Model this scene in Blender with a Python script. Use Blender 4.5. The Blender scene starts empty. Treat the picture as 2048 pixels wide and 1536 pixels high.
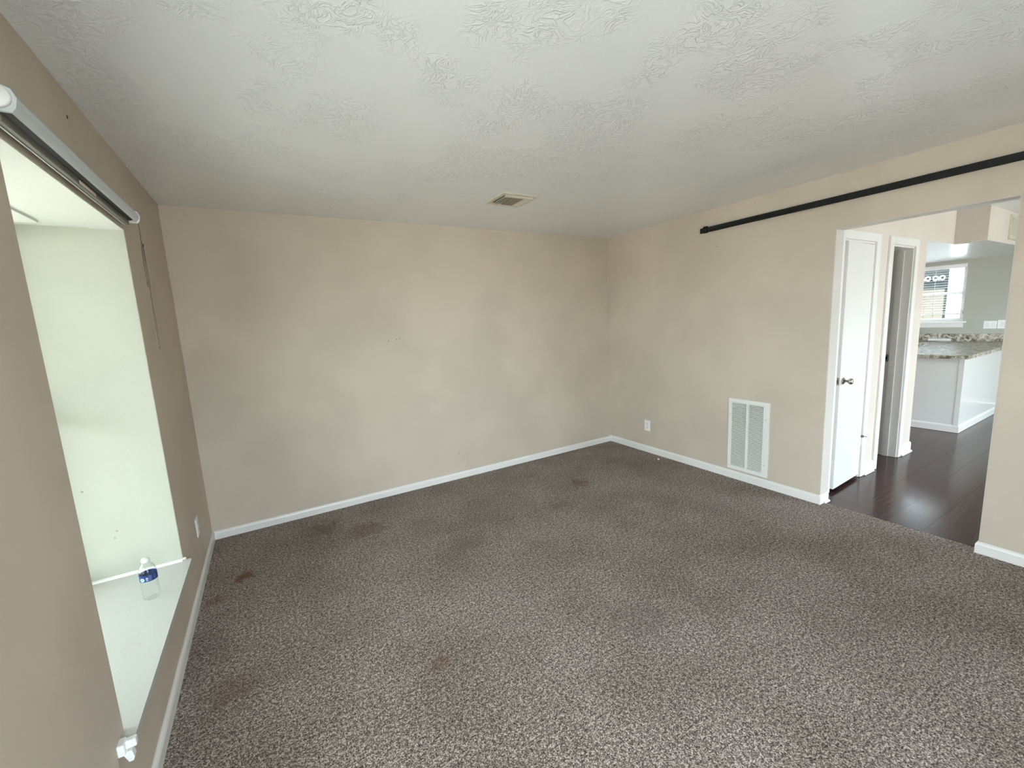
import bpy, bmesh, math, random
from mathutils import Vector, Matrix
random.seed(7)
SC = bpy.context.scene
COL = SC.collection
R = math.radians

# ------------------------------------------------------------------ camera
F_PX = 835.78
cam_d = bpy.data.cameras.new('camera')
cam_d.sensor_width = 36.0
cam_d.lens = F_PX / 2048 * 36.0
cam_d.clip_start = 0.02
cam = bpy.data.objects.new('camera', cam_d)
COL.objects.link(cam)
pit, yaw, rol = -0.1482, -0.5272, -0.0510
fw = Vector((math.sin(-yaw)*math.cos(pit), math.cos(yaw)*math.cos(pit), math.sin(pit)))
rt = Vector((math.cos(yaw), math.sin(yaw), 0)); up = rt.cross(fw)
rt2 = math.cos(rol)*rt + math.sin(rol)*up; up2 = -math.sin(rol)*rt + math.cos(rol)*up
m = Matrix((rt2, up2, -fw)).transposed().to_4x4()
m.translation = Vector((0.513, 0.0, 1.5347))
cam.matrix_world = m
SC.camera = cam

# ------------------------------------------------------------------ world, sun, exposure
w = bpy.data.worlds.new('sky'); SC.world = w; w.use_nodes = True
bg = w.node_tree.nodes['Background']
bg.inputs[0].default_value = (0.77, 0.885, 1.0, 1); bg.inputs[1].default_value = 2.4
sun_d = bpy.data.lights.new('sun', 'SUN'); sun_d.energy = 4.6; sun_d.angle = R(3); sun_d.color = (1, .95, .86)
sun = bpy.data.objects.new('sun', sun_d); COL.objects.link(sun)
sun.rotation_euler = Vector((.25, -.6, -1.0)).to_track_quat('-Z', 'Y').to_euler()
SC.view_settings.view_transform = 'Standard'; SC.view_settings.look = 'None'
SC.view_settings.gamma = 1.0; SC.view_settings.use_curve_mapping = False
SC.view_settings.exposure = 2.98
def portal(name, loc, rot, sx, sy):
    d = bpy.data.lights.new(name, 'AREA'); d.shape = 'RECTANGLE'; d.size = sx; d.size_y = sy
    d.cycles.is_portal = True
    o = bpy.data.objects.new(name, d); COL.objects.link(o); o.location = loc; o.rotation_euler = rot

# ------------------------------------------------------------------ materials
MATS = {}
def mat(name, col, rough=.5, metal=0., spec=None, build=None):
    if name in MATS: return MATS[name]
    ma = bpy.data.materials.new(name); ma.use_nodes = True
    nt = ma.node_tree; b = nt.nodes['Principled BSDF']
    b.inputs['Base Color'].default_value = (*col, 1); b.inputs['Roughness'].default_value = rough
    b.inputs['Metallic'].default_value = metal
    if spec is not None: b.inputs['Specular IOR Level'].default_value = spec
    if build: build(nt, b)
    MATS[name] = ma
    return ma
def N(nt, t, **kw):
    n = nt.nodes.new(t)
    for k, v in kw.items():
        if k in n.inputs: n.inputs[k].default_value = v
        else: setattr(n, k, v)
    return n
def L(nt, a, b): nt.links.new(a, b)
def coords(nt, scale=(1, 1, 1)):
    tc = N(nt, 'ShaderNodeTexCoord'); mp = N(nt, 'ShaderNodeMapping'); mp.inputs['Scale'].default_value = scale
    L(nt, tc.outputs['Object'], mp.inputs['Vector']); return mp.outputs[0]
def ramp(nt, fac, stops):
    r = N(nt, 'ShaderNodeValToRGB'); e = r.color_ramp.elements
    while len(e) < len(stops): e.new(.5)
    for i, (p, c) in enumerate(stops):
        e[i].position = p; e[i].color = (*c, 1) if len(c) == 3 else c
    L(nt, fac, r.inputs[0]); return r.outputs[0]
def math_(nt, op, a, b=None):
    n = N(nt, 'ShaderNodeMath', operation=op)
    for i, v in enumerate((a, b)):
        if v is None: continue
        if isinstance(v, (int, float)): n.inputs[i].default_value = v
        else: L(nt, v, n.inputs[i])
    return n.outputs[0]
def mixc(nt, fac, a, b):
    n = N(nt, 'ShaderNodeMix', data_type='RGBA')
    if isinstance(fac, (int, float)): n.inputs[0].default_value = fac
    else: L(nt, fac, n.inputs[0])
    for i, v in ((6, a), (7, b)):
        if isinstance(v, tuple): n.inputs[i].default_value = (*v, 1)
        else: L(nt, v, n.inputs[i])
    return n.outputs[2]
def bump(nt, b, h, strength, dist):
    n = N(nt, 'ShaderNodeBump'); n.inputs['Strength'].default_value = strength; n.inputs['Distance'].default_value = dist
    L(nt, h, n.inputs['Height']); L(nt, n.outputs[0], b.inputs['Normal'])

def paint(col, dirt=.06, rough=.55):
    def f(nt, b):
        v = coords(nt)
        n1 = N(nt, 'ShaderNodeTexNoise', Scale=1.7, Detail=3.0); L(nt, v, n1.inputs['Vector'])
        c2 = tuple(x*(1-dirt*1.6) for x in col)
        c = ramp(nt, n1.outputs[0], [(.38, c2), (.62, col)])
        L(nt, c, b.inputs['Base Color'])
        n2 = N(nt, 'ShaderNodeTexNoise', Scale=190.0, Detail=3.0); L(nt, v, n2.inputs['Vector'])
        n3 = N(nt, 'ShaderNodeTexNoise', Scale=9.0, Detail=2.0); L(nt, v, n3.inputs['Vector'])
        h = math_(nt, 'ADD', math_(nt, 'MULTIPLY', n2.outputs[0], .35), math_(nt, 'MULTIPLY', n3.outputs[0], .9))
        bump(nt, b, h, .35, .003)
    return f
WALLC = (.61, .52, .425)
M_wall = mat('tan_wall_paint', WALLC, .55, build=paint(WALLC))
M_hall = mat('pale_hall_paint', (.70, .62, .55), .5, build=paint((.70, .62, .55), .03))
M_kit = mat('grey_green_kitchen_paint', (.43, .43, .365), .55, build=paint((.43, .43, .365), .03))

def ceil_f(nt, b):
    v = coords(nt)
    big = N(nt, 'ShaderNodeTexNoise', Scale=3.1, Detail=2.5); L(nt, v, big.inputs['Vector'])
    mask = ramp(nt, big.outputs[0], [(.44, (0, 0, 0)), (.56, (1, 1, 1))])
    warp = N(nt, 'ShaderNodeTexNoise', Scale=7.0, Detail=1.0); L(nt, v, warp.inputs['Vector'])
    va = N(nt, 'ShaderNodeVectorMath', operation='MULTIPLY_ADD'); L(nt, warp.outputs[1], va.inputs[0])
    va.inputs[1].default_value = (.25, .25, .25); L(nt, v, va.inputs[2])
    rid = N(nt, 'ShaderNodeTexNoise', Scale=24.0, Detail=3.0, Roughness=.55, Distortion=.6)
    L(nt, va.outputs[0], rid.inputs['Vector'])
    rr = math_(nt, 'ABSOLUTE', math_(nt, 'SUBTRACT', rid.outputs[0], .5))
    line = ramp(nt, rr, [(0.0, (1, 1, 1)), (.075, (0, 0, 0))])
    fine = N(nt, 'ShaderNodeTexNoise', Scale=60.0, Detail=2.0); L(nt, v, fine.inputs['Vector'])
    h = math_(nt, 'MULTIPLY', mask, math_(nt, 'ADD', line, math_(nt, 'MULTIPLY', fine.outputs[0], .35)))
    bump(nt, b, h, .48, .006)
    b.inputs['Coat Weight'].default_value = .6; b.inputs['Coat Roughness'].default_value = .2
M_ceil = mat('textured_ceiling_white', (.84, .85, .865), .3, spec=.6, build=ceil_f)
M_trim = mat('white_trim_paint', (.82, .795, .76), .32, build=paint((.82, .795, .76), .025, .32))
M_jamb = mat('white_jamb_paint', (.66, .61, .56), .4, build=paint((.66, .61, .56), .05))
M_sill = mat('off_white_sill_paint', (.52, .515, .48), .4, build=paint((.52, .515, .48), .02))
M_bay = mat('bay_ceiling_white', (.78, .78, .74), .6, build=paint((.78, .78, .74), .02))

M_bayw = mat('daylight_tinted_recess_paint', (.43, .43, .365), .6, build=paint((.43, .43, .365), .03))  # tan wall paint recoloured: greenish window light is mixed into the colour
def carpet_f(nt, b):
    v = coords(nt)
    n1 = N(nt, 'ShaderNodeTexNoise', Scale=185.0, Detail=2.0, Roughness=.6); L(nt, v, n1.inputs['Vector'])
    n1b = N(nt, 'ShaderNodeTexNoise', Scale=80.0, Detail=2.0, Roughness=.6, Distortion=.5); L(nt, v, n1b.inputs['Vector'])
    f = math_(nt, 'ADD', math_(nt, 'MULTIPLY', n1.outputs[0], .6), math_(nt, 'MULTIPLY', n1b.outputs[0], .4))
    c = ramp(nt, f, [(.385, (.045, .032, .026)), (.46, (.195, .148, .120)), (.53, (.40, .333, .288)), (.60, (.80, .70, .63))])
    big = N(nt, 'ShaderNodeTexNoise', Scale=2.3, Detail=3.0); L(nt, v, big.inputs['Vector'])
    worn = ramp(nt, big.outputs[0], [(.35, (.80, .77, .74)), (.62, (1, 1, 1))])
    mul = N(nt, 'ShaderNodeMix', data_type='RGBA', blend_type='MULTIPLY'); mul.inputs[0].default_value = 1
    L(nt, c, mul.inputs[6]); L(nt, worn, mul.inputs[7]); c = mul.outputs[2]
    tc = N(nt, 'ShaderNodeTexCoord')
    sn = N(nt, 'ShaderNodeTexNoise', Scale=14.0, Detail=3.0); L(nt, v, sn.inputs['Vector'])
    for (x, y, r, col, amt) in [(.209, 3.049, .075, (.17, .062, .022), .85), (1.027, 3.213, .17, (.15, .075, .045), .5),
                                (2.92, 2.953, .11, (.16, .075, .04), .55), (.75, 3.45, .15, (.13, .07, .05), .4),
                                (.10, 2.86, .06, (.16, .06, .045), .5), (1.03, 1.67, .05, (.17, .08, .05), .5),
                                (.22, 2.05, .13, (.15, .08, .05), .4), (1.55, 2.55, .25, (.15, .10, .075), .35),
                                (2.48, 2.68, .15, (.15, .09, .06), .35), (2.0, 1.35, .2, (.14, .10, .085), .3)]:
        d = N(nt, 'ShaderNodeVectorMath', operation='DISTANCE'); L(nt, tc.outputs['Object'], d.inputs[0]); d.inputs[1].default_value = (x, y, 0)
        dd = math_(nt, 'ADD', d.outputs['Value'], math_(nt, 'MULTIPLY', math_(nt, 'SUBTRACT', sn.outputs[0], .5), r*2.2))
        mk = N(nt, 'ShaderNodeMapRange'); L(nt, dd, mk.inputs[0])
        mk.inputs[1].default_value = r; mk.inputs[2].default_value = r*.35; mk.inputs[3].default_value = 0; mk.inputs[4].default_value = amt
        dark = N(nt, 'ShaderNodeMix', data_type='RGBA', blend_type='MIX'); L(nt, mk.outputs[0], dark.inputs[0])
        L(nt, c, dark.inputs[6]); dark.inputs[7].default_value = (*col, 1); c = dark.outputs[2]
    L(nt, c, b.inputs['Base Color'])
    bump(nt, b, f, 1.0, .02)
    b.inputs['Sheen Weight'].default_value = .12; b.inputs['Sheen Roughness'].default_value = .6
M_carpet = mat('speckled_brown_carpet', (.3, .25, .22), 1.0, spec=.0, build=carpet_f)

def plank_f(nt, b):
    v = coords(nt, (1.2, 14, 1))
    oi = N(nt, 'ShaderNodeObjectInfo')
    va = N(nt, 'ShaderNodeVectorMath', operation='ADD'); L(nt, v, va.inputs[0]); L(nt, oi.outputs['Location'], va.inputs[1])
    n = N(nt, 'ShaderNodeTexNoise', Scale=5.0, Detail=6.0, Roughness=.65, Distortion=.6); L(nt, va.outputs[0], n.inputs['Vector'])
    c = ramp(nt, n.outputs[0], [(.3, (.026, .011, .010)), (.55, (.055, .025, .022)), (.75, (.090, .045, .040))])
    L(nt, c, b.inputs['Base Color'])
    rr = ramp(nt, n.outputs[0], [(.35, (.12,)*3), (.7, (.24,)*3)]); L(nt, rr, b.inputs['Roughness'])
    bump(nt, b, n.outputs[0], .25, .002)
    b.inputs['Coat Weight'].default_value = .12; b.inputs['Coat Roughness'].default_value = .10; b.inputs['Specular IOR Level'].default_value = .22
M_plank = mat('dark_vinyl_plank', (.05, .03, .025), .3, build=plank_f)
M_gap = mat('dark_plank_joint', (.02, .012, .01), .8)

def granite_f(nt, b):
    v = coords(nt)
    n = N(nt, 'ShaderNodeTexNoise', Scale=16.0, Detail=8.0, Roughness=.72, Distortion=1.2); L(nt, v, n.inputs['Vector'])
    c = ramp(nt, n.outputs[0], [(.34, (.035, .03, .022)), (.44, (.20, .16, .10)), (.52, (.46, .42, .34)), (.64, (.74, .72, .66))])
    L(nt, c, b.inputs['Base Color'])
M_gran = mat('speckled_granite', (.4, .37, .3), .42, build=granite_f)
M_white = mat('white_enamel', (.80, .79, .75), .35)
M_plast = mat('white_plastic', (.86, .85, .83), .3)
M_cab = mat('white_cabinet_panel', (.72, .71, .68), .22)
M_black = mat('matte_black_metal', (.006, .006, .007), .55, .0, .3)
M_dark = mat('dark_duct', (.015, .013, .011), .9)
M_duct = mat('dusty_damper', (.30, .26, .205), .7)
M_reg = mat('cream_register_enamel', (.62, .57, .46), .4)
M_filter = mat('dusty_filter', (.22, .19, .16), .9)
M_chrome = mat('brushed_nickel', (.42, .39, .34), .28, 1.0)
M_steel = mat('aged_bronze_metal', (.18, .15, .12), .35, 1.0)
M_fascia = mat('pale_grey_blind_fascia', (.62, .68, .70), .35)
M_roll = mat('grey_blind_fabric', (.13, .125, .12), .8)
M_rail = mat('grey_aluminium_rail', (.20, .185, .165), .5, .2)
M_tag = mat('beige_paper_tag', (.75, .62, .50), .7)
M_chain = mat('beige_bead_chain', (.13, .10, .065), .45, .3)
M_fence = mat('weathered_fence_board', (.125, .107, .086), .85)
M_awn = mat('dark_green_awning', (.008, .011, .011), .8)
M_hole = mat('nail_hole_dark', (.03, .025, .02), .9)
M_scuff = mat('grey_scuff', (.33, .29, .24), .8)
M_stain = mat('tan_ring_stain', (.50, .48, .42), .5)
M_lab = mat('navy_label_film', (.012, .035, .16), .35)
M_labw = mat('label_white_ink', (.75, .82, .85), .4)
M_labg = mat('label_green_ink', (.12, .55, .25), .4)
M_labp = mat('label_pale_ink', (.16, .20, .40), .4)
M_grass = mat('lawn_grass', (.39, .37, .34), .9)
M_skyblock = mat('sky_block_concrete', (.5, .48, .45), .9)

def clear_mat(name, col, base):
    ma = bpy.data.materials.new(name); ma.use_nodes = True; nt = ma.node_tree
    nt.nodes.remove(nt.nodes['Principled BSDF']); out = nt.nodes['Material Output']
    t = N(nt, 'ShaderNodeBsdfTransparent'); t.inputs[0].default_value = (*col, 1)
    g = N(nt, 'ShaderNodeBsdfGlossy'); g.inputs['Roughness'].default_value = .03
    lw = N(nt, 'ShaderNodeLayerWeight'); lw.inputs[0].default_value = .5
    fr = math_(nt, 'ADD', math_(nt, 'MULTIPLY', math_(nt, 'POWER', lw.outputs['Facing'], 3.0), base), .03)
    mx = N(nt, 'ShaderNodeMixShader'); L(nt, fr, mx.inputs[0]); L(nt, t.outputs[0], mx.inputs[1]); L(nt, g.outputs[0], mx.inputs[2])
    L(nt, mx.outputs[0], out.inputs[0]); return ma
M_glass = clear_mat('window_glass', (.97, .99, .98), .6)
M_pet = clear_mat('clear_bottle_plastic', (.97, .98, .98), 1.0)
M_kglass = clear_mat('kitchen_window_glass', (.84, .88, .88), .5)
M_dimglass = clear_mat('dimmed_window_glass', (.76, .785, .75), .4)  # tint added to the glass to hold back daylight through the bay

# ------------------------------------------------------------------ mesh helpers
def box(bm, x0, x1, y0, y1, z0, z1, bev=0.):
    vs = [bm.verts.new((x, y, z)) for x in (x0, x1) for y in (y0, y1) for z in (z0, z1)]
    fs = [(0, 1, 3, 2), (4, 6, 7, 5), (0, 4, 5, 1), (2, 3, 7, 6), (0, 2, 6, 4), (1, 5, 7, 3)]
    faces = [bm.faces.new([vs[i] for i in f]) for f in fs]
    if bev:
        es = {e for f in faces for e in f.edges}
        bmesh.ops.bevel(bm, geom=list(es), offset=bev, segments=2, affect='EDGES', profile=.5)
    return vs
def prism(bm, prof, a, b, axis):
    """extrude a closed 2D profile along an axis ('x': prof=(y,z), 'y': prof=(x,z), 'z': prof=(x,y))"""
    def p(u, v, t): return {'x': (t, u, v), 'y': (u, t, v), 'z': (u, v, t)}[axis]
    A = [bm.verts.new(p(u, v, a)) for u, v in prof]; B = [bm.verts.new(p(u, v, b)) for u, v in prof]
    n = len(prof)
    for i in range(n): bm.faces.new((A[i], A[(i+1) % n], B[(i+1) % n], B[i]))
    bm.faces.new(A[::-1]); bm.faces.new(B)
def lathe(bm, prof, seg=24, base=(0, 0, 0), axis='z', caps=True):
    rings = []
    for r, h in prof:
        ring = []
        for k in range(seg):
            a = 2*math.pi*k/seg; c, s = r*math.cos(a), r*math.sin(a)
            v = {'z': (c, s, h), 'y': (c, h, s), 'x': (h, c, s)}[axis]
            ring.append(bm.verts.new((v[0]+base[0], v[1]+base[1], v[2]+base[2])))
        rings.append(ring)
    for A, B in zip(rings, rings[1:]):
        for k in range(seg): bm.faces.new((A[k], A[(k+1) % seg], B[(k+1) % seg], B[k]))
    if caps: bm.faces.new(rings[0][::-1]); bm.faces.new(rings[-1])
def tube(bm, pts, r, seg=6):
    pts = [Vector(p) for p in pts]; rings = []
    for i, p in enumerate(pts):
        d = (pts[min(i+1, len(pts)-1)] - pts[max(i-1, 0)]).normalized()
        a = d.cross(Vector((0, 0, 1)) if abs(d.z) < .9 else Vector((1, 0, 0))).normalized(); b = d.cross(a)
        rings.append([bm.verts.new(p + r*(math.cos(t)*a + math.sin(t)*b)) for t in [2*math.pi*k/seg for k in range(seg)]])
    for A, B in zip(rings, rings[1:]):
        for k in range(seg): bm.faces.new((A[k], A[(k+1) % seg], B[(k+1) % seg], B[k]))
    bm.faces.new(rings[0][::-1]); bm.faces.new(rings[-1])

def obj(name, bm, material, parent=None, smooth=False):
    bmesh.ops.recalc_face_normals(bm, faces=bm.faces)
    me = bpy.data.meshes.new(name)
    off = Vector((0, 0, 0)); p = parent
    while p is not None: off += p.location; p = p.parent
    if off.length: bmesh.ops.translate(bm, verts=bm.verts, vec=-off)
    bm.to_mesh(me); bm.free()
    me.materials.append(material)
    if smooth:
        for pl in me.polygons: pl.use_smooth = True
    o = bpy.data.objects.new(name, me); COL.objects.link(o)
    if parent: o.parent = parent
    return o
def B(): return bmesh.new()
def boxo(name, dims, material, parent=None, bev=0., smooth=False):
    bm = B(); box(bm, *dims, bev=bev); return obj(name, bm, material, parent, smooth)
def thing(name, label, cat, loc, group=None):
    o = bpy.data.objects.new(name, None); o.empty_display_size = .05; COL.objects.link(o); o.location = loc
    o['label'] = label; o['category'] = cat
    if group: o['group'] = group
    return o
def tag(o, label, cat, group=None):
    o['label'] = label; o['category'] = cat
    if group: o['group'] = group
    return o
def struct(o, label=None, cat=None):
    o['kind'] = 'structure'
    if label: o['label'] = label
    if cat: o['category'] = cat
    return o

# ------------------------------------------------------------------ main dimensions
W, D, H = 4.103, 3.777, 2.44
YF = -1.45                          # wall behind the camera
WT = .12
BY0, BY1, BZ0, BZ1, BD = 1.600, 2.726, .355, 2.063, .42      # bay opening and depth
DY0, DY1, DZ = .628, 1.482, 2.071                            # doorway in the right wall
HY = 1.545                                                   # hall wall with the two doors
XK, ZK = 9.55, 2.105                                         # kitchen far wall, kitchen ceiling
YD = -2.3                                                    # dining area front wall

# ------------------------------------------------------------------ floor
struct(boxo('floor', (-.0, 4.165, YF, D, -.12, 0), M_carpet), 'speckled brown cut-pile carpet with rust stains', 'carpet')
fd = struct(boxo('floor_hall', (4.165, XK, YD, 4.2, -.12, -.008), M_gap), 'dark vinyl plank floor beyond the doorway', 'floor')
pw, pl = .20, 1.22
pm = {}
rows = int((4.2-YD)/pw)
for r in range(rows):
    y0 = YD + r*pw
    x = 4.165 - (r*0.437 % 1)*pl
    while x < XK:
        a, b2 = max(x, 4.165), min(x+pl, XK)
        ln = round(b2-a, 3)
        if ln > .02:
            if ln not in pm:
                bm = B(); box(bm, .0005, ln-.0005, .0005, pw-.0005, -.008, 0); 
                o = obj('plank', bm, M_plank, fd); pm[ln] = o.data
            else:
                o = bpy.data.objects.new('plank', pm[ln]); COL.objects.link(o); o.parent = fd
            o.location = (a, y0, -.0030 + random.uniform(-.0002, .0002))
        x += pl

# ------------------------------------------------------------------ walls of the carpeted room
bm = B()
LY0, LY1, LZ0, LZ1 = -.10, 1.05, .35, BZ1
box(bm, -WT, 0, YF, LY0, 0, H); box(bm, -WT, 0, LY1, BY0, 0, H); box(bm, -WT, 0, LY0, LY1, 0, LZ0); box(bm, -WT, 0, LY0, LY1, LZ1, H)
box(bm, -WT, 0, BY1, D, 0, H)
box(bm, -WT, 0, BY0, BY1, 0, BZ0-.03); box(bm, -WT, 0, BY0, BY1, BZ1, H)
wl = struct(obj('wall_left', bm, M_wall), 'tan painted wall with the bay window recess', 'wall')
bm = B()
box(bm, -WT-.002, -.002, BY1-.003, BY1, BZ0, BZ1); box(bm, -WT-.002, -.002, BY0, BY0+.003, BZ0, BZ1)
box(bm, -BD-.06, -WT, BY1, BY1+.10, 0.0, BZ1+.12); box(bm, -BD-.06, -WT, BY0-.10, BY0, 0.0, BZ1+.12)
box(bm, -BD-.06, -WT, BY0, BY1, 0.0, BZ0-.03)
wbay = struct(obj('wall_bay', bm, M_bayw), 'side walls of the window recess, daylight tint in their colour', 'wall')
bm = B(); box(bm, -BD-.06, -WT, BY0, BY1, BZ1, BZ1+.12); box(bm, -WT-.002, -.002, BY0+.003, BY1-.003, BZ1-.003, BZ1)
struct(obj('ceiling_bay', bm, M_bay), 'white ceiling of the window recess', 'ceiling')
wb = struct(boxo('wall_back', (-WT, W+WT, D, D+WT, 0, H), M_wall), 'tan far wall of the carpeted room', 'wall')
bm = B()
box(bm, W, W+WT, YF, DY0, 0, H); box(bm, W, W+WT, DY1, D, 0, H); box(bm, W, W+WT, DY0, DY1, DZ, H)
wr = struct(obj('wall_right', bm, M_wall), 'tan wall with the wide doorway to the kitchen', 'wall')
FX0, FX1, FZ0, FZ1 = .15, 1.75, .4, 2.1
bm = B()
box(bm, -WT, FX0, YF-WT, YF, 0, H); box(bm, FX1, W+WT, YF-WT, YF, 0, H)
box(bm, FX0, FX1, YF-WT, YF, 0, FZ0); box(bm, FX0, FX1, YF-WT, YF, FZ1, H)
struct(obj('wall_front', bm, M_wall), 'tan wall behind the viewer', 'wall')
struct(boxo('ceiling', (-WT, W+WT, YF-WT, D+WT, H, H+.14), M_ceil), 'white ceiling with stomped plaster texture', 'ceiling')
struct(boxo('ceiling_hall', (W+WT, XK+WT, YD-WT, 4.32, H, H+.14), M_ceil), 'white ceiling beyond the doorway', 'ceiling')
# paint lining of the doorway (white jamb faces and head)
bm = B()
box(bm, W+.004, W+WT+.002, DY1-.004, DY1, .08, DZ); box(bm, W+.004, W+WT+.002, DY0, DY0+.004, .08, DZ)
box(bm, W+.004, W+WT+.002, DY0+.004, DY1-.004, DZ-.004, DZ)
struct(obj('trim_1', bm, M_jamb), 'white painted lining of the wide doorway', 'door frame')

def base_prof(sign, p0, h=.064, t=.014):
    # (u, z) profile; p0 wall face, sign direction into the room
    return [(p0, 0), (p0+sign*t, 0), (p0+sign*t, h-.018), (p0+sign*t*.75, h-.008), (p0+sign*t*.3, h), (p0, h)]
def baseb(name, axis, p0, sign, a, b, h=.064, t=.014, label=None):
    bm = B(); prism(bm, base_prof(sign, p0, h, t), a, b, axis)
    o = obj(name, bm, M_trim); struct(o, label, 'baseboard'); return o
baseb('baseboard_left', 'y', 0, 1, YF, D, label='white baseboard under the window recess')
baseb('baseboard_back', 'x', D, -1, .014, W-.014, label='white baseboard along the far tan wall')
def mitred(name, s_y, y_end, yj, label):
    bm = B(); prof = [(p, z) for p, z in base_prof(1, 0, .072)]
    rings = [[(W-u, y_end, z) for u, z in prof], [(W-u, yj-s_y*u, z) for u, z in prof], [(W+WT, yj-s_y*u, z) for u, z in prof]]
    rv = [[bm.verts.new(p) for p in r] for r in rings]; n = len(prof)
    for A, C in zip(rv, rv[1:]):
        for k in range(n): bm.faces.new((A[k], A[(k+1) % n], C[(k+1) % n], C[k]))
    bm.faces.new(rv[0]); bm.faces.new(rv[-1][::-1])
    return struct(obj(name, bm, M_trim), label, 'baseboard')
o = mitred('baseboard_right', 1, D, DY1, 'white baseboard wrapping the corner left of the doorway')
bm = B()
prism(bm, [(DY1-.0145, 0), (DY1-.0145, .014), (DY1-.022, .012), (DY1-.028, .004), (DY1-.028, 0)], W+.045, W+WT, 'x')
obj('shoe_molding', bm, M_trim, o)
mitred('baseboard_doorway', -1, YF, DY0, 'white baseboard right of the doorway')

# marks on walls
def mark(parent, x, y, z, r, axis, m=M_hole):
    bm = B(); 
    lathe(bm, [(r*.2, -.0012), (r, -.0006), (r*.8, .0012)], 7, (x, y, z), axis); obj('nail_hole', bm, m, parent)
mark(wl, 0, 2.194, 2.341, .007, 'x')
mark(wl, 0, 2.93, 2.275, .004, 'x', M_scuff)
for x, z in ((1.464, 1.419), (1.537, 1.428), (1.569, 1.435), (2.057, .256)): mark(wb, x, D, z, .004, 'y')
for y, z in ((2.79, .609), (2.068, 2.395), (2.388, 2.101), (2.0, .79)): mark(wr, W, y, z, .004, 'x', M_scuff)

# ------------------------------------------------------------------ bay window
bm = B()
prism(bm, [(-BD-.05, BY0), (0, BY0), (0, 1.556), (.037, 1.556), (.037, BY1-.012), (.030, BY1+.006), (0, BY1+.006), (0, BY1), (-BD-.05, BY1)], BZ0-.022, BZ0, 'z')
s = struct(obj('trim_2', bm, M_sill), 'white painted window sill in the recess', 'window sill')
bm = B(); prism(bm, [(BY1, BZ0), (BY1-.012, BZ0), (BY1-.010, BZ0+.008), (BY1, BZ0+.012)], -BD, -.002, 'x')
obj('caulk_bead', bm, M_trim, s)
bm = B(); lathe(bm, [(.002, 0), (.010, .003), (.011, .009), (.006, .014)], 10, (.004, BY1+.004, BZ0)); obj('caulk_blob', bm, M_trim, s, True)
bm = B()
for k in range(28):
    a0, a1 = 2*math.pi*k/28, 2*math.pi*(k+1)/28
    q = [bm.verts.new((-.073+r_*math.cos(a), 2.039+r_*math.sin(a), BZ0+.0004)) for r_, a in ((.026, a0), (.030, a0), (.030, a1), (.026, a1))]
    bm.faces.new(q)
obj('ring_stain', bm, M_stain, s)
for x_, z_, r_ in ((-.328, .827, .006), (-.234, .597, .005), (-.247, .563, .005)):
    bm = B(); lathe(bm, [(r_*.3, .0006), (r_, -.0002), (r_*.5, -.0008)], 6, (x_, BY1-.0002, z_), 'y'); obj('chip', bm, M_scuff, wbay)
struct(boxo('trim_3', (-BD, -.26, BY0, 2.64, BZ1-.008, BZ1), M_plast), 'white head board above the recessed window', 'trim')
def window(name, axis, p, a0, a1, z0, z1, mull=1, rail=True, fr=.045, dep=.05, label='', glass=None):
    """axis 'x': window lies in plane x=p spanning y a0..a1; axis 'y': plane y=p spanning x"""
    def bx(bm, u0, u1, v0, v1, d0=-dep/2, d1=dep/2):
        if axis == 'x': box(bm, p+d0, p+d1, u0, u1, v0, v1)
        else: box(bm, u0, u1, p+d0, p+d1, v0, v1)
    bm = B()
    bx(bm, a0, a0+fr, z0, z1); bx(bm, a1-fr, a1, z0, z1); bx(bm, a0+fr, a1-fr, z0, z0+fr); bx(bm, a0+fr, a1-fr, z1-fr, z1)
    root = obj(name, bm, M_plast); struct(root, label, 'window')
    zm = (z0+z1)/2
    if rail:
        bm = B(); bx(bm, a0+fr, a1-fr, zm-.02, zm+.02, -.015, .015); obj('meeting_rail', bm, M_plast, root)
    n = mull+1; step = (a1-a0-2*fr)/n
    for k in range(1, n):
        for (q0, q1) in (((z0+fr, zm-.02), (zm+.02, z1-fr)) if rail else ((z0+fr, z1-fr),)):
            bm = B(); c = a0+fr+k*step; bx(bm, c-.012, c+.012, q0, q1, -.012, .012); obj('mullion', bm, M_plast, root)
    for k in range(n):
        for (q0, q1) in (((z0+fr, zm-.02), (zm+.02, z1-fr)) if rail else ((z0+fr, z1-fr),)):
            l = a0+fr+k*step+(.012 if k else 0); h = a0+fr+(k+1)*step-(.012 if k < n-1 else 0)
            bm = B(); bx(bm, l, h, q0, q1, -.002, .002); obj('pane', bm, glass or M_glass, root)
    return root
window('window_1', 'x', -BD-.03, BY0, BY1, BZ0, BZ1, label='recessed bay window beside the tan wall', glass=M_dimglass)
portal('window_light_bay', (-BD-.07, (BY0+BY1)/2, (BZ0+BZ1)/2), (0, R(-90), 0), BZ1-BZ0, BY1-BY0)
window('window_fill_left', 'x', -WT/2, LY0, LY1, LZ0, LZ1, label='added fill window in the left wall beside the viewer')  # unseen window added to light the right wall
portal('fill_window_light_left', (-WT-.02, (LY0+LY1)/2, (LZ0+LZ1)/2), (0, R(-90), 0), LZ1-LZ0, LY1-LY0)
window('window_fill_front', 'y', YF-WT/2, FX0, FX1, FZ0, FZ1, mull=1, label='added fill window behind the viewer')  # unseen window added as fill light for the room
portal('fill_window_light_front', ((FX0+FX1)/2, YF-WT-.02, (FZ0+FZ1)/2), (R(90), 0, 0), FX1-FX0, FZ1-FZ0)

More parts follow.
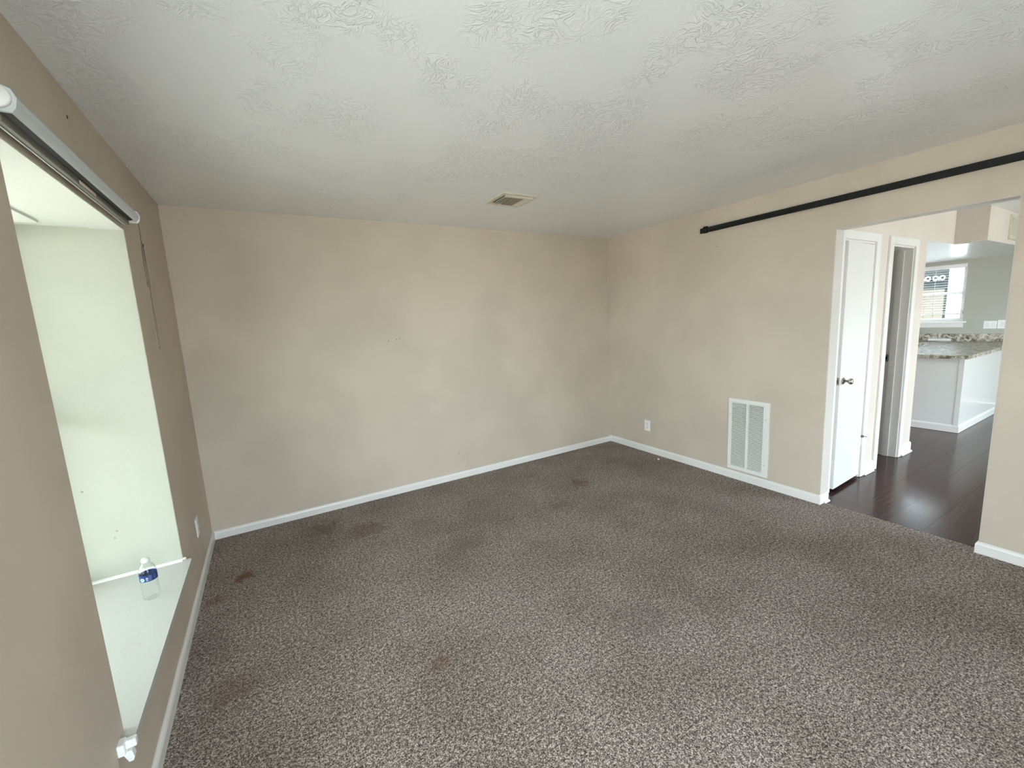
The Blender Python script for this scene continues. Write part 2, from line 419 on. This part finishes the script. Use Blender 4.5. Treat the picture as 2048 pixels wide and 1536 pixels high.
# ------------------------------------------------------------------ hall wall with two doors
D1a, D1b, D2a, D2b, DT = 4.385, 4.965, 5.30, 5.815, 2.035
HE = 6.13
bm = B(); T = HY+.160
box(bm, W+WT, D1a, HY, T, 0, H); box(bm, D1b, D2a, HY, T, 0, H); box(bm, D2b, HE, HY, T, 0, H)
box(bm, D1a, D1b, HY, T, DT, H); box(bm, D2a, D2b, HY, T, DT, H)
box(bm, HE, 6.88, HY, T, ZK, H)
struct(obj('wall_hall', bm, M_hall), 'pale wall with two narrow doors beyond the doorway', 'wall')
bm = B()
box(bm, 5.08, 5.16, T, 3.4, 0, H); box(bm, HE-.08, HE, T, 3.4, 0, H); box(bm, W+WT, HE, 3.4, 3.5, 0, H)
struct(obj('wall_closet', bm, M_wall), 'tan walls of the dark room behind the open door frame', 'wall')
bm = B(); box(bm, 6.88, XK, 1.305, 1.40, ZK, H); box(bm, 6.88, 6.97, 1.40, HY, ZK, H)
so = struct(obj('wall_soffit', bm, M_hall), 'boxed soffit above the kitchen opening', 'wall')
bm = B(); box(bm, HE, XK, T, 4.2, ZK, ZK+.03); box(bm, 6.97, XK, 1.40, T, ZK, ZK+.03); box(bm, HE, 6.97, HY+.001, T-.001, ZK-.002, ZK)
box(bm, 6.88, XK, 1.305, 1.40, ZK-.002, ZK)
struct(obj('ceiling_kitchen', bm, M_ceil), 'low white kitchen ceiling', 'ceiling')
KW0, KW1, KZ0, KZ1 = 2.015, 3.30, 1.20, 2.05
bm = B()
box(bm, XK, XK+WT, YD, KW0, 0, H); box(bm, XK, XK+WT, KW1, 4.2, 0, H)
box(bm, XK, XK+WT, KW0, KW1, 0, KZ0); box(bm, XK, XK+WT, KW0, KW1, KZ1, H)
struct(obj('wall_kitchen', bm, M_kit), 'grey green kitchen wall with window', 'wall')
struct(boxo('wall_kitchen_side', (HE, XK+WT, 4.2, 4.32, 0, H), M_kit), 'kitchen side wall out of view', 'wall')
PX0, PX1, PZ1 = 4.9, 7.9, 2.08
bm = B()
box(bm, W+WT, PX0, YD-WT, YD, 0, H); box(bm, PX1, XK+WT, YD-WT, YD, 0, H); box(bm, PX0, PX1, YD-WT, YD, PZ1, H)
struct(obj('wall_dining', bm, M_hall), 'pale dining wall with the glass door', 'wall')
struct(boxo('wall_dining_side', (W, W+WT, YD-WT, YF-WT, 0, H), M_hall), 'pale dining side wall', 'wall')
window('window_3', 'y', YD-.06, PX0, PX1, 0.0, PZ1, mull=1, rail=False, label='glass patio door of the dining area')
portal('window_light_dining', ((PX0+PX1)/2, YD-WT-.02, PZ1/2), (R(90), 0, 0), PX1-PX0, PZ1)

def casing(name, a, b, label):
    y0, y1, c = HY-.016, HY, .072
    root = None
    def cas(u0, u1, z0, z1): 
        bm = B(); box(bm, u0, u1, y0, y1, z0, z1, bev=.003); return bm
    bm = cas(a-c, a+.004, 0, DT+.062); root = obj(name, bm, M_trim); struct(root, label, 'door frame')
    obj('side_casing', cas(b-.004, b+c, 0, DT+.062), M_trim, root)
    obj('head_casing', cas(a+.004, b-.004, DT-.004, DT+.062), M_trim, root)
    for u0, u1, s0, s1 in ((a, a+.018, a+.018, a+.030), (b-.018, b, b-.030, b-.018)):
        bm = B(); box(bm, u0, u1, HY, HY+.163, 0, DT-.018); obj('jamb', bm, M_trim, root)
        bm = B(); box(bm, s0, s1, HY+.062, HY+.112, 0, DT-.030); obj('door_stop', bm, M_trim, root)
    bm = B(); box(bm, a, b, HY, HY+.163, DT-.018, DT); obj('head_jamb', bm, M_trim, root)
    return root
casing('trim_4', D1a, D1b, 'white casing around the closet door with a knob')
c2 = casing('trim_5', D2a, D2b, 'white casing around the dark doorway')
bm = B(); box(bm, D2b-.0205, D2b-.0175, HY+.118, HY+.156, .955, 1.025); sp = obj('strike_plate', bm, M_chrome, c2)
bm = B(); box(bm, D2b-.0225, D2b-.0200, HY+.128, HY+.146, .975, 1.005); obj('latch_hole', bm, M_dark, sp)
# baseboard stubs on the hall wall
for k, (a, b2) in enumerate(((D1b+.072, D2a-.072), (D2b+.072, HE+.013))):
    bm = B(); prism(bm, base_prof(-1, HY, .10, .013), a, b2, 'x')
    prism(bm, [(HY-.013, 0), (HY-.013, .016), (HY-.024, .012), (HY-.028, 0)], a, b2, 'x')
    struct(obj('baseboard_hall', bm, M_trim), ('short white baseboard between the two hall doors', 'short white baseboard at the end of the hall wall')[k], 'baseboard')
bm = B(); prism(bm, base_prof(-1, HE-.08, .10, .013), T, 3.4, 'y')
struct(obj('baseboard_closet', bm, M_trim), 'white baseboard inside the dark doorway', 'baseboard')

# closet door, slightly ajar
hx, hy = D1b-.020, HY-.006
dr = bpy.data.objects.new('door_1', None); dr.empty_display_size = .05; COL.objects.link(dr); dr.location = (hx, hy, 0)
struct(dr, 'narrow white closet door standing slightly ajar', 'door')
DWD = .535
def dpart(name, bm, m, parent, smooth=False):      # door parts are modelled in the door's own frame (x to the hinge = 0)
    bmesh.ops.recalc_face_normals(bm, faces=bm.faces)
    me = bpy.data.meshes.new(name); bm.to_mesh(me); bm.free(); me.materials.append(m)
    if smooth:
        for q in me.polygons: q.use_smooth = True
    o = bpy.data.objects.new(name, me); COL.objects.link(o); o.parent = parent; return o
bm = B(); box(bm, -DWD, 0, 0, .035, .028, DT-.024, bev=.002); slab = dpart('door_slab', bm, M_trim, dr)
bm = B(); lathe(bm, [(.026, 0), (.027, -.004), (.020, -.009)], 20, (-DWD+.058, 0, .930), 'y'); kn = dpart('rosette', bm, M_chrome, dr, True)
bm = B(); lathe(bm, [(.010, -.007), (.009, -.028), (.014, -.034), (.023, -.042), (.0255, -.053), (.021, -.062), (.008, -.066)], 20, (-DWD+.058, 0, .930), 'y')
dpart('door_knob', bm, M_chrome, dr, True)
bm = B(); box(bm, -DWD-.0015, -DWD+.0005, .005, .030, .90, .96); lp = dpart('latch_plate', bm, M_chrome, dr)
bm = B(); box(bm, -DWD-.008, -DWD, .012, .023, .918, .942); dpart('latch_bolt', bm, M_steel, lp)
for z in (1.80, .33):
    bm = B(); lathe(bm, [(.007, z-.045), (.0075, z-.04), (.0075, z+.04), (.004, z+.048)], 10, (.006, -.008, 0)); 
    box(bm, -.028, .004, -.0025, .0005, z-.04, z+.04); dpart('hinge', bm, M_trim, dr)
bm = B()
lathe(bm, [(.010, .372), (.011, .376), (.010, .384), (.005, .388)], 12, (.006, -.008, 0))
tube(bm, [(.0, -.010, .379), (-.02, -.022, .379), (-.030, -.020, .379)], .0035); tube(bm, [(.01, -.010, .379), (.03, -.030, .374)], .0035)
ds = dpart('hinge_pin_stop', bm, M_steel, dr)
dr.rotation_euler = (0, 0, R(2.6))

# ------------------------------------------------------------------ kitchen
PF, PS, PIN = 7.29, 1.462, 2.15
pen = thing('kitchen_peninsula', 'white panelled kitchen peninsula cabinet beyond the doorway', 'cabinet', (PF, PS, 0))
boxo('body', (PF, XK-.62, PS, PIN-.02, .0, .862), M_cab, pen)
boxo('corner_post', (PF-.006, PF+.03, PS-.006, PS+.035, .0, .862), M_cab, pen, bev=.001)
bm = B(); prism(bm, base_prof(-1, PF-.0, .085, .016), PS, PIN-.02, 'y'); obj('toe_board', bm, M_trim, pen)
bm = B(); prism(bm, base_prof(-1, PS-.0, .085, .016), PF-.016, XK-.003, 'x'); obj('toe_board', bm, M_trim, pen)
bc = thing('base_cabinet', 'base cabinet run under the kitchen window', 'cabinet', (XK, 3, 0))
boxo('body', (XK-.60, XK-.002, PS, 4.198, .10, .862), M_cab, bc)
boxo('plinth', (XK-.54, XK-.002, PS+.01, 4.198, 0, .10), M_cab, bc)
for k in range(4):
    y0 = 2.2+k*.49
    d = boxo('cabinet_door', (XK-.618, XK-.60, y0, y0+.46, .13, .84), M_cab, bc, bev=.003)
    boxo('pull', (XK-.64, XK-.618, y0+.40, y0+.41, .6, .7), M_chrome, d)
bm = B(); box(bm, PF-.07, XK, PS-.045, PIN, .862, .90); box(bm, XK-.63, XK, PIN, 4.2, .862, .90)
tag(obj('countertop', bm, M_gran), 'speckled granite countertop on the white peninsula', 'countertop')
tag(boxo('backsplash', (XK-.02, XK, PS-.04, 4.2, .9, 1.012), M_gran, bev=.002), 'low brown granite backsplash strip below the kitchen window', 'backsplash')
bm = B(); lathe(bm, [(.006, 2.095), (.022, 2.097), (.023, 2.10), (.023, 2.345), (.022, 2.348), (.006, 2.35)], 16, (XK-.09, 0, .923), 'y')
pt = obj('paper_roll', bm, M_plast, None, True); tag(pt, 'white paper roll lying on the granite counter by the backsplash', 'paper roll')
fc = thing('kitchen_faucet', 'black kitchen faucet behind the counter at the door frame', 'faucet', (XK-.10, 2.52, .9))
bm = B(); lathe(bm, [(.026, .9), (.024, .91), (.017, .92), (.015, 1.0), (.012, 1.005)], 14, (XK-.10, 2.52, 0)); obj('base', bm, M_black, fc, True)
bm = B(); tube(bm, [(XK-.10, 2.52, 1.0)] + [(XK-.10-.07+.07*math.cos(t), 2.52, 1.0+.05*math.sin(t)) for t in [k*math.pi/8 for k in range(1, 9)]] + [(XK-.24, 2.52, .97)], .010, 8); obj('spout', bm, M_black, fc, True)
bm = B(); tube(bm, [(XK-.10, 2.505, .95), (XK-.10, 2.46, .965)], .007, 8); obj('lever', bm, M_black, fc, True)

# kitchen window with blind
window('window_2', 'x', XK+.07, KW0, KW1, KZ0, KZ1, mull=0, label='kitchen window with white blind', glass=M_kglass)
portal('window_light_kitchen', (XK+WT+.02, (KW0+KW1)/2, (KZ0+KZ1)/2), (0, R(90), 0), KZ1-KZ0, KW1-KW0)
bm = B(); box(bm, XK-.05, XK+.04, KW0-.05, KW1+.05, KZ0-.025, KZ0, bev=.004)
ks = obj('trim_6', bm, M_trim); struct(ks, 'white sill below the kitchen window', 'window sill')
bm = B(); prism(bm, [(XK, KZ0-.09), (XK-.014, KZ0-.09), (XK-.022, KZ0-.025), (XK, KZ0-.025)], KW0-.015, KW1+.015, 'y'); obj('apron', bm, M_trim, ks)
bl = thing('window_blind', 'white slatted blind half lowered in the kitchen window', 'blind', (XK+.025, KW0, KZ1))
boxo('headrail', (XK+.004, XK+.045, KW0+.004, KW1-.004, KZ1-.062, KZ1-.002), M_plast, bl, bev=.003)
zz = KZ1-.085; zb = 1.325; ns = 18
sm = None
for k in range(ns):
    z = zz - k*(zz-zb-.02)/(ns-1)
    if sm is None:
        bm = B(); vs = box(bm, -.022, .022, 0, KW1-KW0-.02, -.0013, .0013)
        bmesh.ops.rotate(bm, verts=vs, cent=(0, 0, 0), matrix=Matrix.Rotation(R(-3), 3, 'Y'))
        bmesh.ops.recalc_face_normals(bm, faces=bm.faces)
        sm = bpy.data.meshes.new('slat'); bm.to_mesh(sm); bm.free(); sm.materials.append(M_plast)
    o = bpy.data.objects.new('slat', sm); COL.objects.link(o); o.parent = bl; o.location = (0, .01, z-KZ1)
boxo('bottom_rail', (XK+.006, XK+.044, KW0+.008, KW1-.008, zb-.022, zb), M_plast, bl, bev=.003)
for y in (KW0+.11, KW0+.34, KW1-.34, KW1-.11):
    bm = B(); tube(bm, [(XK+.001, y, KZ1-.06), (XK+.001, y, zb)], .0018, 5); obj('ladder_cord', bm, M_plast, bl)
tag_plates = [((1.795, 1.665, 1.196, 1.086), 'wide white switch plate on the kitchen wall by the window', 2), ((1.660, 1.566, 1.207, 1.085), 'narrow white outlet plate right of the switch plate', 1)]
for (a, b2, zt, zb2), lb, n in tag_plates:
    pl_ = thing('switch_plate', lb, 'wall plate', (XK, (a+b2)/2, (zt+zb2)/2))
    boxo('plate', (XK-.006, XK, b2, a, zb2, zt), M_plast, pl_, bev=.002)
    for k in range(n):
        c = b2+(a-b2)*(k+.5)/n; boxo('toggle', (XK-.010, XK-.005, c-.016, c+.016, (zt+zb2)/2-.033, (zt+zb2)/2+.033), M_white, pl_, bev=.0015)

# soffit register
sv = thing('soffit_register', 'white supply register on the soffit above the kitchen', 'air vent', (7.64, 1.305, 2.15))
bm = B(); ya, yb = 1.290, 1.305
x0, x1, z0, z1 = 7.60, 8.05, 2.148, 2.405
for q in ((x0, x0+.045, z0, z1), (x1-.045, x1, z0, z1), (x0+.045, x1-.045, z0, z0+.045), (x0+.045, x1-.045, z1-.035, z1)): box(bm, q[0], q[1], ya, yb, q[2], q[3])
obj('frame', bm, M_reg, sv)
boxo('duct', (x0+.04, x1-.04, 1.300, 1.304, z0+.04, z1-.03), M_dark, sv)
for k in range(13):
    xx = x0+.095+k*.026
    bm = B(); vs = box(bm, xx-.002, xx+.002, 1.286, 1.302, z0+.045, z1-.035)
    bmesh.ops.rotate(bm, verts=vs, cent=(xx, 1.294, 0), matrix=Matrix.Rotation(R(25), 3, 'Z')); obj('vane', bm, M_reg, sv)

# ------------------------------------------------------------------ things in the carpeted room
# barn door rail
rl = thing('barn_door_rail', 'matte black sliding door rail above the wide doorway', 'rail', (W, 1.3, 2.25))
XR = W-.040
def railz(y): return 2.262
boxo('rail_bar', (XR-.004, XR+.004, .10, 2.535, 2.240, 2.284), M_black, rl, bev=.001)
for y in (2.44, 2.02, 1.60, 1.18, .76, .34):
    bm = B(); lathe(bm, [(.011, 0), (.011, .036)], 12, (XR+.004, y, 2.262), 'x'); s_ = obj('spacer', bm, M_black, rl, True)
    bm = B(); lathe(bm, [(.006, -.012), (.012, -.011), (.012, -.004)], 6, (XR, y, 2.262), 'x'); obj('bolt_head', bm, M_black, rl)
boxo('end_stop', (XR-.016, XR+.012, 2.462, 2.500, 2.236, 2.294), M_black, rl, bev=.006)
boxo('end_stop', (XR-.016, XR+.012, .13, .168, 2.236, 2.294), M_black, rl, bev=.006)

# return air grille
rg = thing('return_air_grille', 'white return air grille low on the wall beside the doorway', 'air vent', (W, 2.055, .09))
gy0, gy1, gz0, gz1 = 1.873, 2.236, .090, .748
bm = B(); xa, xb = W-.012, W
cs = [(gy0, gy0+.052, gz0, gz1), (gy1-.030, gy1, gz0, gz1), (gy0+.052, gy1-.030, gz0, gz0+.034), (gy0+.052, gy1-.030, gz1-.034, gz1)]
for q in cs: box(bm, xa, xb, *q)
obj('frame', bm, M_white, rg)
ym = 2.062
boxo('centre_bar', (xa-.001, xb-.002, ym-.010, ym+.010, gz0+.034, gz1-.034), M_white, rg)
boxo('filter', (W-.0025, W-.0005, gy0+.05, gy1-.028, gz0+.03, gz1-.03), M_filter, rg)
for a, b2 in ((gy0+.052, ym-.010), (ym+.010, gy1-.030)):
    bm = B(); n = 46; st = (gz1-gz0-.068)/n
    for k in range(n):
        z = gz0+.034+st*(k+.5)
        vs = box(bm, W-.0115, W-.0030, a, b2, z-.0012, z+.0012)
        bmesh.ops.rotate(bm, verts=vs, cent=(W-.007, 0, z), matrix=Matrix.Rotation(R(-38), 3, 'Y'))
    o = obj('louvers', bm, M_white, rg); o['kind'] = 'stuff'
for y, z in ((gy0+.030, .60), (gy0+.030, .20), (gy1-.015, .60)):
    bm = B(); lathe(bm, [(.006, -.003), (.006, .001)], 10, (xa, y, z), 'x'); obj('screw', bm, M_reg, rg)

# outlets
def outlet(name, label, wall_x, sgn, yc, zc):
    t = thing(name, label, 'outlet', (wall_x, yc, zc))
    a, b2 = sorted((wall_x, wall_x+sgn*.006))
    boxo('plate', (a, b2, yc-.038, yc+.038, zc-.06, zc+.06), M_plast, t, bev=.002)
    for dz in (-.024, .024):
        a, b2 = sorted((wall_x+sgn*.004, wall_x+sgn*.0085))
        r_ = boxo('receptacle', (a, b2, yc-.017, yc+.017, zc+dz-.016, zc+dz+.016), M_white, t, bev=.002)
        for dy in (-.006, .006):
            a, b2 = sorted((wall_x+sgn*.0082, wall_x+sgn*.0090))
            boxo('slot', (a, b2, yc+dy-.001, yc+dy+.001, zc+dz-.005, zc+dz+.006), M_dark, r_)
    bm = B(); lathe(bm, [(.0032, 0), (.0032, sgn*.0015)], 8, (wall_x+sgn*.006, yc, zc), 'x'); obj('screw', bm, M_chrome, t)
outlet('wall_outlet', 'white outlet left of the return air grille', W, -1, 3.190, .305)
outlet('wall_outlet', 'white outlet between the window recess and the far corner', 0, 1, 3.235, .335)

# ceiling register
vr = thing('ceiling_register', 'square cream air register on the ceiling', 'air vent', (2.23, 2.815, H))
vx0, vx1, vy0, vy1 = 2.085, 2.380, 2.680, 2.955
bm = B()
fr = .030
for q in ((vx0, vx1, vy0, vy0+fr), (vx0, vx1, vy1-fr, vy1), (vx0, vx0+fr, vy0+fr, vy1-fr), (vx1-fr, vx1, vy0+fr, vy1-fr)): box(bm, q[0], q[1], q[2], q[3], H-.010, H)
obj('frame', bm, M_reg, vr)
for q in ((vx0+fr, vx1-fr, vy0+fr-.006, vy0+fr+.012), (vx0+fr, vx1-fr, vy1-fr-.012, vy1-fr+.006)): boxo('end_flange', (*q, H-.022, H-.006), M_reg, vr)
boxo('duct', (vx0+fr, vx1-fr, vy0+fr, vy1-fr, H-.004, H-.001), M_dark, vr)
for k in range(3):
    xx = vx0+fr+.012+k*.022
    bm = B(); vs = box(bm, xx-.0015, xx+.0015, vy0+fr+.012, vy1-fr-.012, H-.024, H-.004)
    bmesh.ops.rotate(bm, verts=vs, cent=(xx, 0, H-.013), matrix=Matrix.Rotation(R(40), 3, 'Y')); obj('slat', bm, M_reg, vr)
    xx = vx1-fr-.012-k*.022
    bm = B(); vs = box(bm, xx-.0015, xx+.0015, vy0+fr+.012, vy1-fr-.012, H-.024, H-.004)
    bmesh.ops.rotate(bm, verts=vs, cent=(xx, 0, H-.013), matrix=Matrix.Rotation(R(-40), 3, 'Y')); obj('slat', bm, M_reg, vr)
boxo('damper_plate', (vx0+.105, vx1-.095, vy0+fr+.012, vy1-fr-.012, H-.018, H-.012), M_duct, vr)

# roller blind over the recess
rb = thing('roller_blind', 'grey roller blind rolled up above the window recess', 'blind', (.04, 2.1, 2.10))
ry0, ry1 = 1.545, 2.712
bm = B()
arc = [R(110-17*k) for k in range(11)]
prof = [(.004, 2.1500)] + [(.036+.030*math.cos(t), 2.122+.030*math.sin(t)) for t in arc] + [(.036+.026*math.cos(t), 2.122+.026*math.sin(t)) for t in arc[::-1]] + [(.004, 2.1460)]
prism(bm, prof, ry0, ry1, 'y'); obj('fascia', bm, M_fascia, rb)
bm = B(); lathe(bm, [(.018, ry0+.006), (.018, ry1-.012)], 20, (.032, 0, 2.118), 'y'); obj('fabric_roll', bm, M_roll, rb, True)
bm = B(); prism(bm, [(.014, 2.078), (.030, 2.076), (.032, 2.080), (.030, 2.098), (.016, 2.100)], ry0+.010, ry1-.028, 'y'); rr_ = obj('bottom_rail', bm, M_rail, rb)
boxo('rail_lip', (.012, .016, ry0+.010, ry1-.028, 2.0750, 2.0765), M_plast, rb)
boxo('paper_tag', (.0300, .0330, 2.06, 2.22, 2.079, 2.090), M_tag, rr_)
for y0, y1, sg in ((ry0-.008, ry0, -1), (ry1, ry1+.008, 1)):
    bm = B(); prism(bm, [(.002, 2.152), (.042, 2.154), (.062, 2.146), (.070, 2.126), (.066, 2.104), (.058, 2.092), (.002, 2.092)], y0, y1, 'y')
    e = obj('end_bracket', bm, M_fascia if sg < 0 else M_plast, rb)
    if sg < 0:
        bm = B(); lathe(bm, [(.024, -.010), (.026, -.007), (.026, 0)], 24, (.036, ry0-.008, 2.124), 'y'); obj('end_cap', bm, M_plast, e, True)
# bead chain
def beads(pts, r=.0022, st=.0050):
    bm = B(); acc = 0
    tube(bm, pts, .0014, 5)
    for a, b2 in zip(pts, pts[1:]):
        a, b2 = Vector(a), Vector(b2); ln = (b2-a).length; t = acc
        while t < ln:
            c = a+(b2-a)*(t/ln); bmesh.ops.create_icosphere(bm, subdivisions=1, radius=r, matrix=Matrix.Translation(c)); t += st
        acc = t-ln
    return bm
cx, cy = .058, 2.718
ch = [(cx, cy, 2.105), (cx, cy+.004, 2.05), (cx-.002, cy+.006, 1.992)]
obj('bead_chain', beads(ch), M_chain, rb)
for k, (dx, dy, zb_) in enumerate(((-.003, -.010, 1.79), (.002, .003, 1.782))):
    lp_ = [(cx+dx, cy+.002, 1.992), (cx+dx, cy+dy-.006, 1.90), (cx+dx, cy+dy-.008, zb_+.01), (cx+dx, cy+dy, zb_), (cx+dx, cy+dy+.008, zb_+.012), (cx+dx, cy+dy+.010, 1.90), (cx+dx, cy+.010, 1.992)]
    obj('bead_chain', beads(lp_), M_chain, rb)
lp_ = [(cx, cy+.004, 1.80), (cx, cy-.010, 1.65), (cx, cy-.022, 1.502), (cx, cy-.012, 1.492), (cx, cy+.008, 1.492), (cx, cy+.016, 1.502), (cx, cy+.012, 1.65), (cx, cy+.007, 1.80)]
obj('bead_chain', beads(lp_), M_chain, rb)
bm = B(); lathe(bm, [(.004, 1.985), (.007, 1.988), (.007, 1.996), (.004, 1.999)], 10, (cx, cy+.005, 0)); obj('chain_tie', bm, M_steel, rb)

# white clip at the near end of the sill
cl = thing('plastic_clip', 'white plastic clip at the near corner of the window sill', 'clip', (0, 1.57, .335))
bm = B(); box(bm, .0, .017, 1.522, 1.556, .326, .363, bev=.003); obj('clip_body', bm, M_plast, cl)
bm = B(); box(bm, .014, .041, 1.538, 1.557, .332, .358, bev=.003); obj('clip_arm', bm, M_plast, cl)
bm = B(); prism(bm, [(.008, .330), (.030, .330), (.034, .306), (.030, .296), (.020, .296)], 1.530, 1.550, 'y'); obj('clip_tab', bm, M_plast, cl)

# water bottle
bx_, by_ = -.074, 2.412
wbt = thing('water_bottle', 'small clear plastic water bottle with navy label on the window sill', 'bottle', (bx_, by_, BZ0))
out = [(.004, .006), (.018, .001), (.026, 0), (.031, .004), (.0325, .012), (.0315, .022), (.0325, .032), (.0312, .042), (.0325, .052), (.0312, .062), (.0325, .072),
       (.0318, .084), (.0316, .092), (.0316, .122), (.0322, .126), (.032, .134), (.028, .148), (.021, .162), (.0145, .170), (.0128, .174), (.0128, .180)]
bm = B(); lathe(bm, out, 32, (bx_, by_, BZ0), caps=False); obj('bottle_body', bm, M_pet, wbt, True)
bm = B(); lathe(bm, [(.0150, .176), (.0152, .178), (.0152, .189), (.0135, .191)], 24, (bx_, by_, BZ0)); obj('cap', bm, M_plast, wbt, True)
def band(bm, r, h0, h1, a0, a1, n=24, t=.0003):
    for rr in (r,):
        A = [bm.verts.new((bx_+rr*math.cos(a0+(a1-a0)*k/n), by_+rr*math.sin(a0+(a1-a0)*k/n), BZ0+h0)) for k in range(n+1)]
        Bv = [bm.verts.new((bx_+rr*math.cos(a0+(a1-a0)*k/n), by_+rr*math.sin(a0+(a1-a0)*k/n), BZ0+h1)) for k in range(n+1)]
        for k in range(n): bm.faces.new((A[k], A[k+1], Bv[k+1], Bv[k]))
bm = B(); band(bm, .0328, .090, .122, 0, 2*math.pi, 40); band(bm, .0322, .090, .122, 0, 2*math.pi, 40); lb_ = obj('label', bm, M_lab, wbt, True)
va = math.atan2(-by_, .513-bx_)           # direction towards the viewer
bm = B(); band(bm, .0330, .0905, .0913, 0, 2*math.pi, 40); obj('label_line', bm, M_labw, lb_)
def disc(name, ang, h, rad, r, m_):
    bm = B(); c = bm.verts.new((bx_+r*math.cos(ang), by_+r*math.sin(ang), BZ0+h)); ring = []
    for k in range(16):
        t = 2*math.pi*k/16; a = ang+rad*math.cos(t)/r
        ring.append(bm.verts.new((bx_+r*math.cos(a), by_+r*math.sin(a), BZ0+h+rad*math.sin(t))))
    for k in range(16): bm.faces.new((c, ring[k], ring[(k+1) % 16]))
    obj(name, bm, m_, lb_)
disc('emblem_ring', va-.75, .103, .0085, .0330, M_labw); disc('emblem', va-.75, .103, .0062, .0332, M_labg)
disc('recycling_mark', va-.20, .108, .0040, .0331, M_labw); disc('recycling_mark', va-.20, .108, .0022, .0333, M_lab)
for h0, a0, a1, mm in ((.097, va-.32, va-.08, M_labw), (.100, va-.32, va-.10, M_labw)):
    bm = B(); band(bm, .0330, h0, h0+.0012, a0, a1, 6); obj('print_line', bm, mm, lb_)
for k in range(6):
    for a0, a1 in ((va+.02, va+.42), (va+.55, va+.95)):
        bm = B(); band(bm, .0330, .096+k*.0042, .0976+k*.0042, a0, a1-random.uniform(0, .12), 6); obj('print_line', bm, M_labp, lb_)

# paper scrap on the carpet
bm = B(); tube(bm, [(3.984-.018, 2.937-.004, .004), (3.984, 2.937-.010, .006), (3.984+.012, 2.937+.018, .004)], .005, 5)
tag(obj('paper_scrap', bm, M_plast), 'tiny white paper scrap on the carpet by the baseboard', 'litter')

# ------------------------------------------------------------------ outdoors
def sky_block_house(name, x0, x1, y0, y1):  # unseen houses added to block the lowest sky
    bm = B(); box(bm, x0, x1, y0, y1, -.3, 2.6)
    if x1-x0 < y1-y0: prism(bm, [(x0-.5, 2.6), (x1+.5, 2.6), ((x0+x1)/2, 4.6)], y0-.4, y1+.4, 'y')
    else: prism(bm, [(y0-.5, 2.6), (y1+.5, 2.6), ((y0+y1)/2, 4.6)], x0-.4, x1+.4, 'x')
    struct(obj(name, bm, M_skyblock), 'added unseen house blocking low sky', 'house')
sky_block_house('sky_block_opposite', -68, -60, -34, 36)
sky_block_house('sky_block_across', -28, 38, -68, -60)
bm = B(); box(bm, -2.8, -.50, -1.9, 4.6, 2.24, 2.34); box(bm, -2.78, -2.66, -1.8, -1.68, -.3, 2.24); box(bm, -2.78, -2.66, 4.4, 4.52, -.3, 2.24)
struct(obj('sky_block_porch', bm, M_skyblock), 'added porch roof keeping high sky off the window recess', 'porch')  # unseen porch added to cut high sky on the sill and recess
bm = B(); box(bm, -1.2, 4.22, -1.9, 4.9, H+.15, H+.27); box(bm, 4.22, 10.0, -2.75, 4.9, H+.15, H+.27)
struct(obj('roof', bm, M_skyblock), 'added roof, eaves sized to shade the windows', 'roof')  # added out of view; overhangs shaped to control sun and sky at the windows
struct(boxo('ground', (-80, 60, -80, 60, -.40, -.30), M_grass), 'lawn around the house', 'lawn')
fn = thing('wooden_fence', 'pale wooden board fence seen through the kitchen window', 'fence', (12.2, 3, -.3))
fm = None
for k in range(34):
    if fm is None:
        bm = B(); box(bm, -.01, .01, -.068, .068, 0, 2.09); bmesh.ops.recalc_face_normals(bm, faces=bm.faces)
        fm = bpy.data.meshes.new('board'); bm.to_mesh(fm); bm.free(); fm.materials.append(M_fence)
    o = bpy.data.objects.new('board', fm); COL.objects.link(o); o.parent = fn; o.location = (random.uniform(-.006, .006), -1.6+k*.142, random.uniform(-.02, .02))
boxo('fence_rail', (12.22, 12.26, 1.3, 6.3, .3, .39), M_fence, fn); boxo('fence_rail', (12.22, 12.26, 1.3, 6.3, 1.2, 1.29), M_fence, fn)
aw = thing('patio_canopy', 'dark patio canopy with white scrollwork outside the kitchen window', 'canopy', (11.6, 3.2, -.3))
boxo('canopy_post', (11.61, 11.67, 4.8, 4.86, -.3, 1.73), M_awn, aw)
boxo('canopy_post', (11.61, 11.67, 2.69, 2.75, -.3, 1.73), M_awn, aw)
boxo('canopy_back', (11.60, 11.64, 2.69, 4.9, 1.73, 2.36), M_awn, aw)
for k in range(9):
    for s_ in (-1, 1):
        yy = 2.84+k*.2
        bm = B(); tube(bm, [(11.585, yy+s_*(.004+.042*(1-math.cos(t))/1.0*1.0)*.9, 1.90+.055*math.sin(t)+.012*t) for t in [q*.55 for q in range(0, 11)]], .011, 5)
        obj('scroll', bm, M_plast, aw)
tag(boxo('patio_post', (10.9, 11.04, 2.37, 2.54, -.3, 2.95), M_plast, bev=.01), 'bright white patio post outside the kitchen window', 'post')
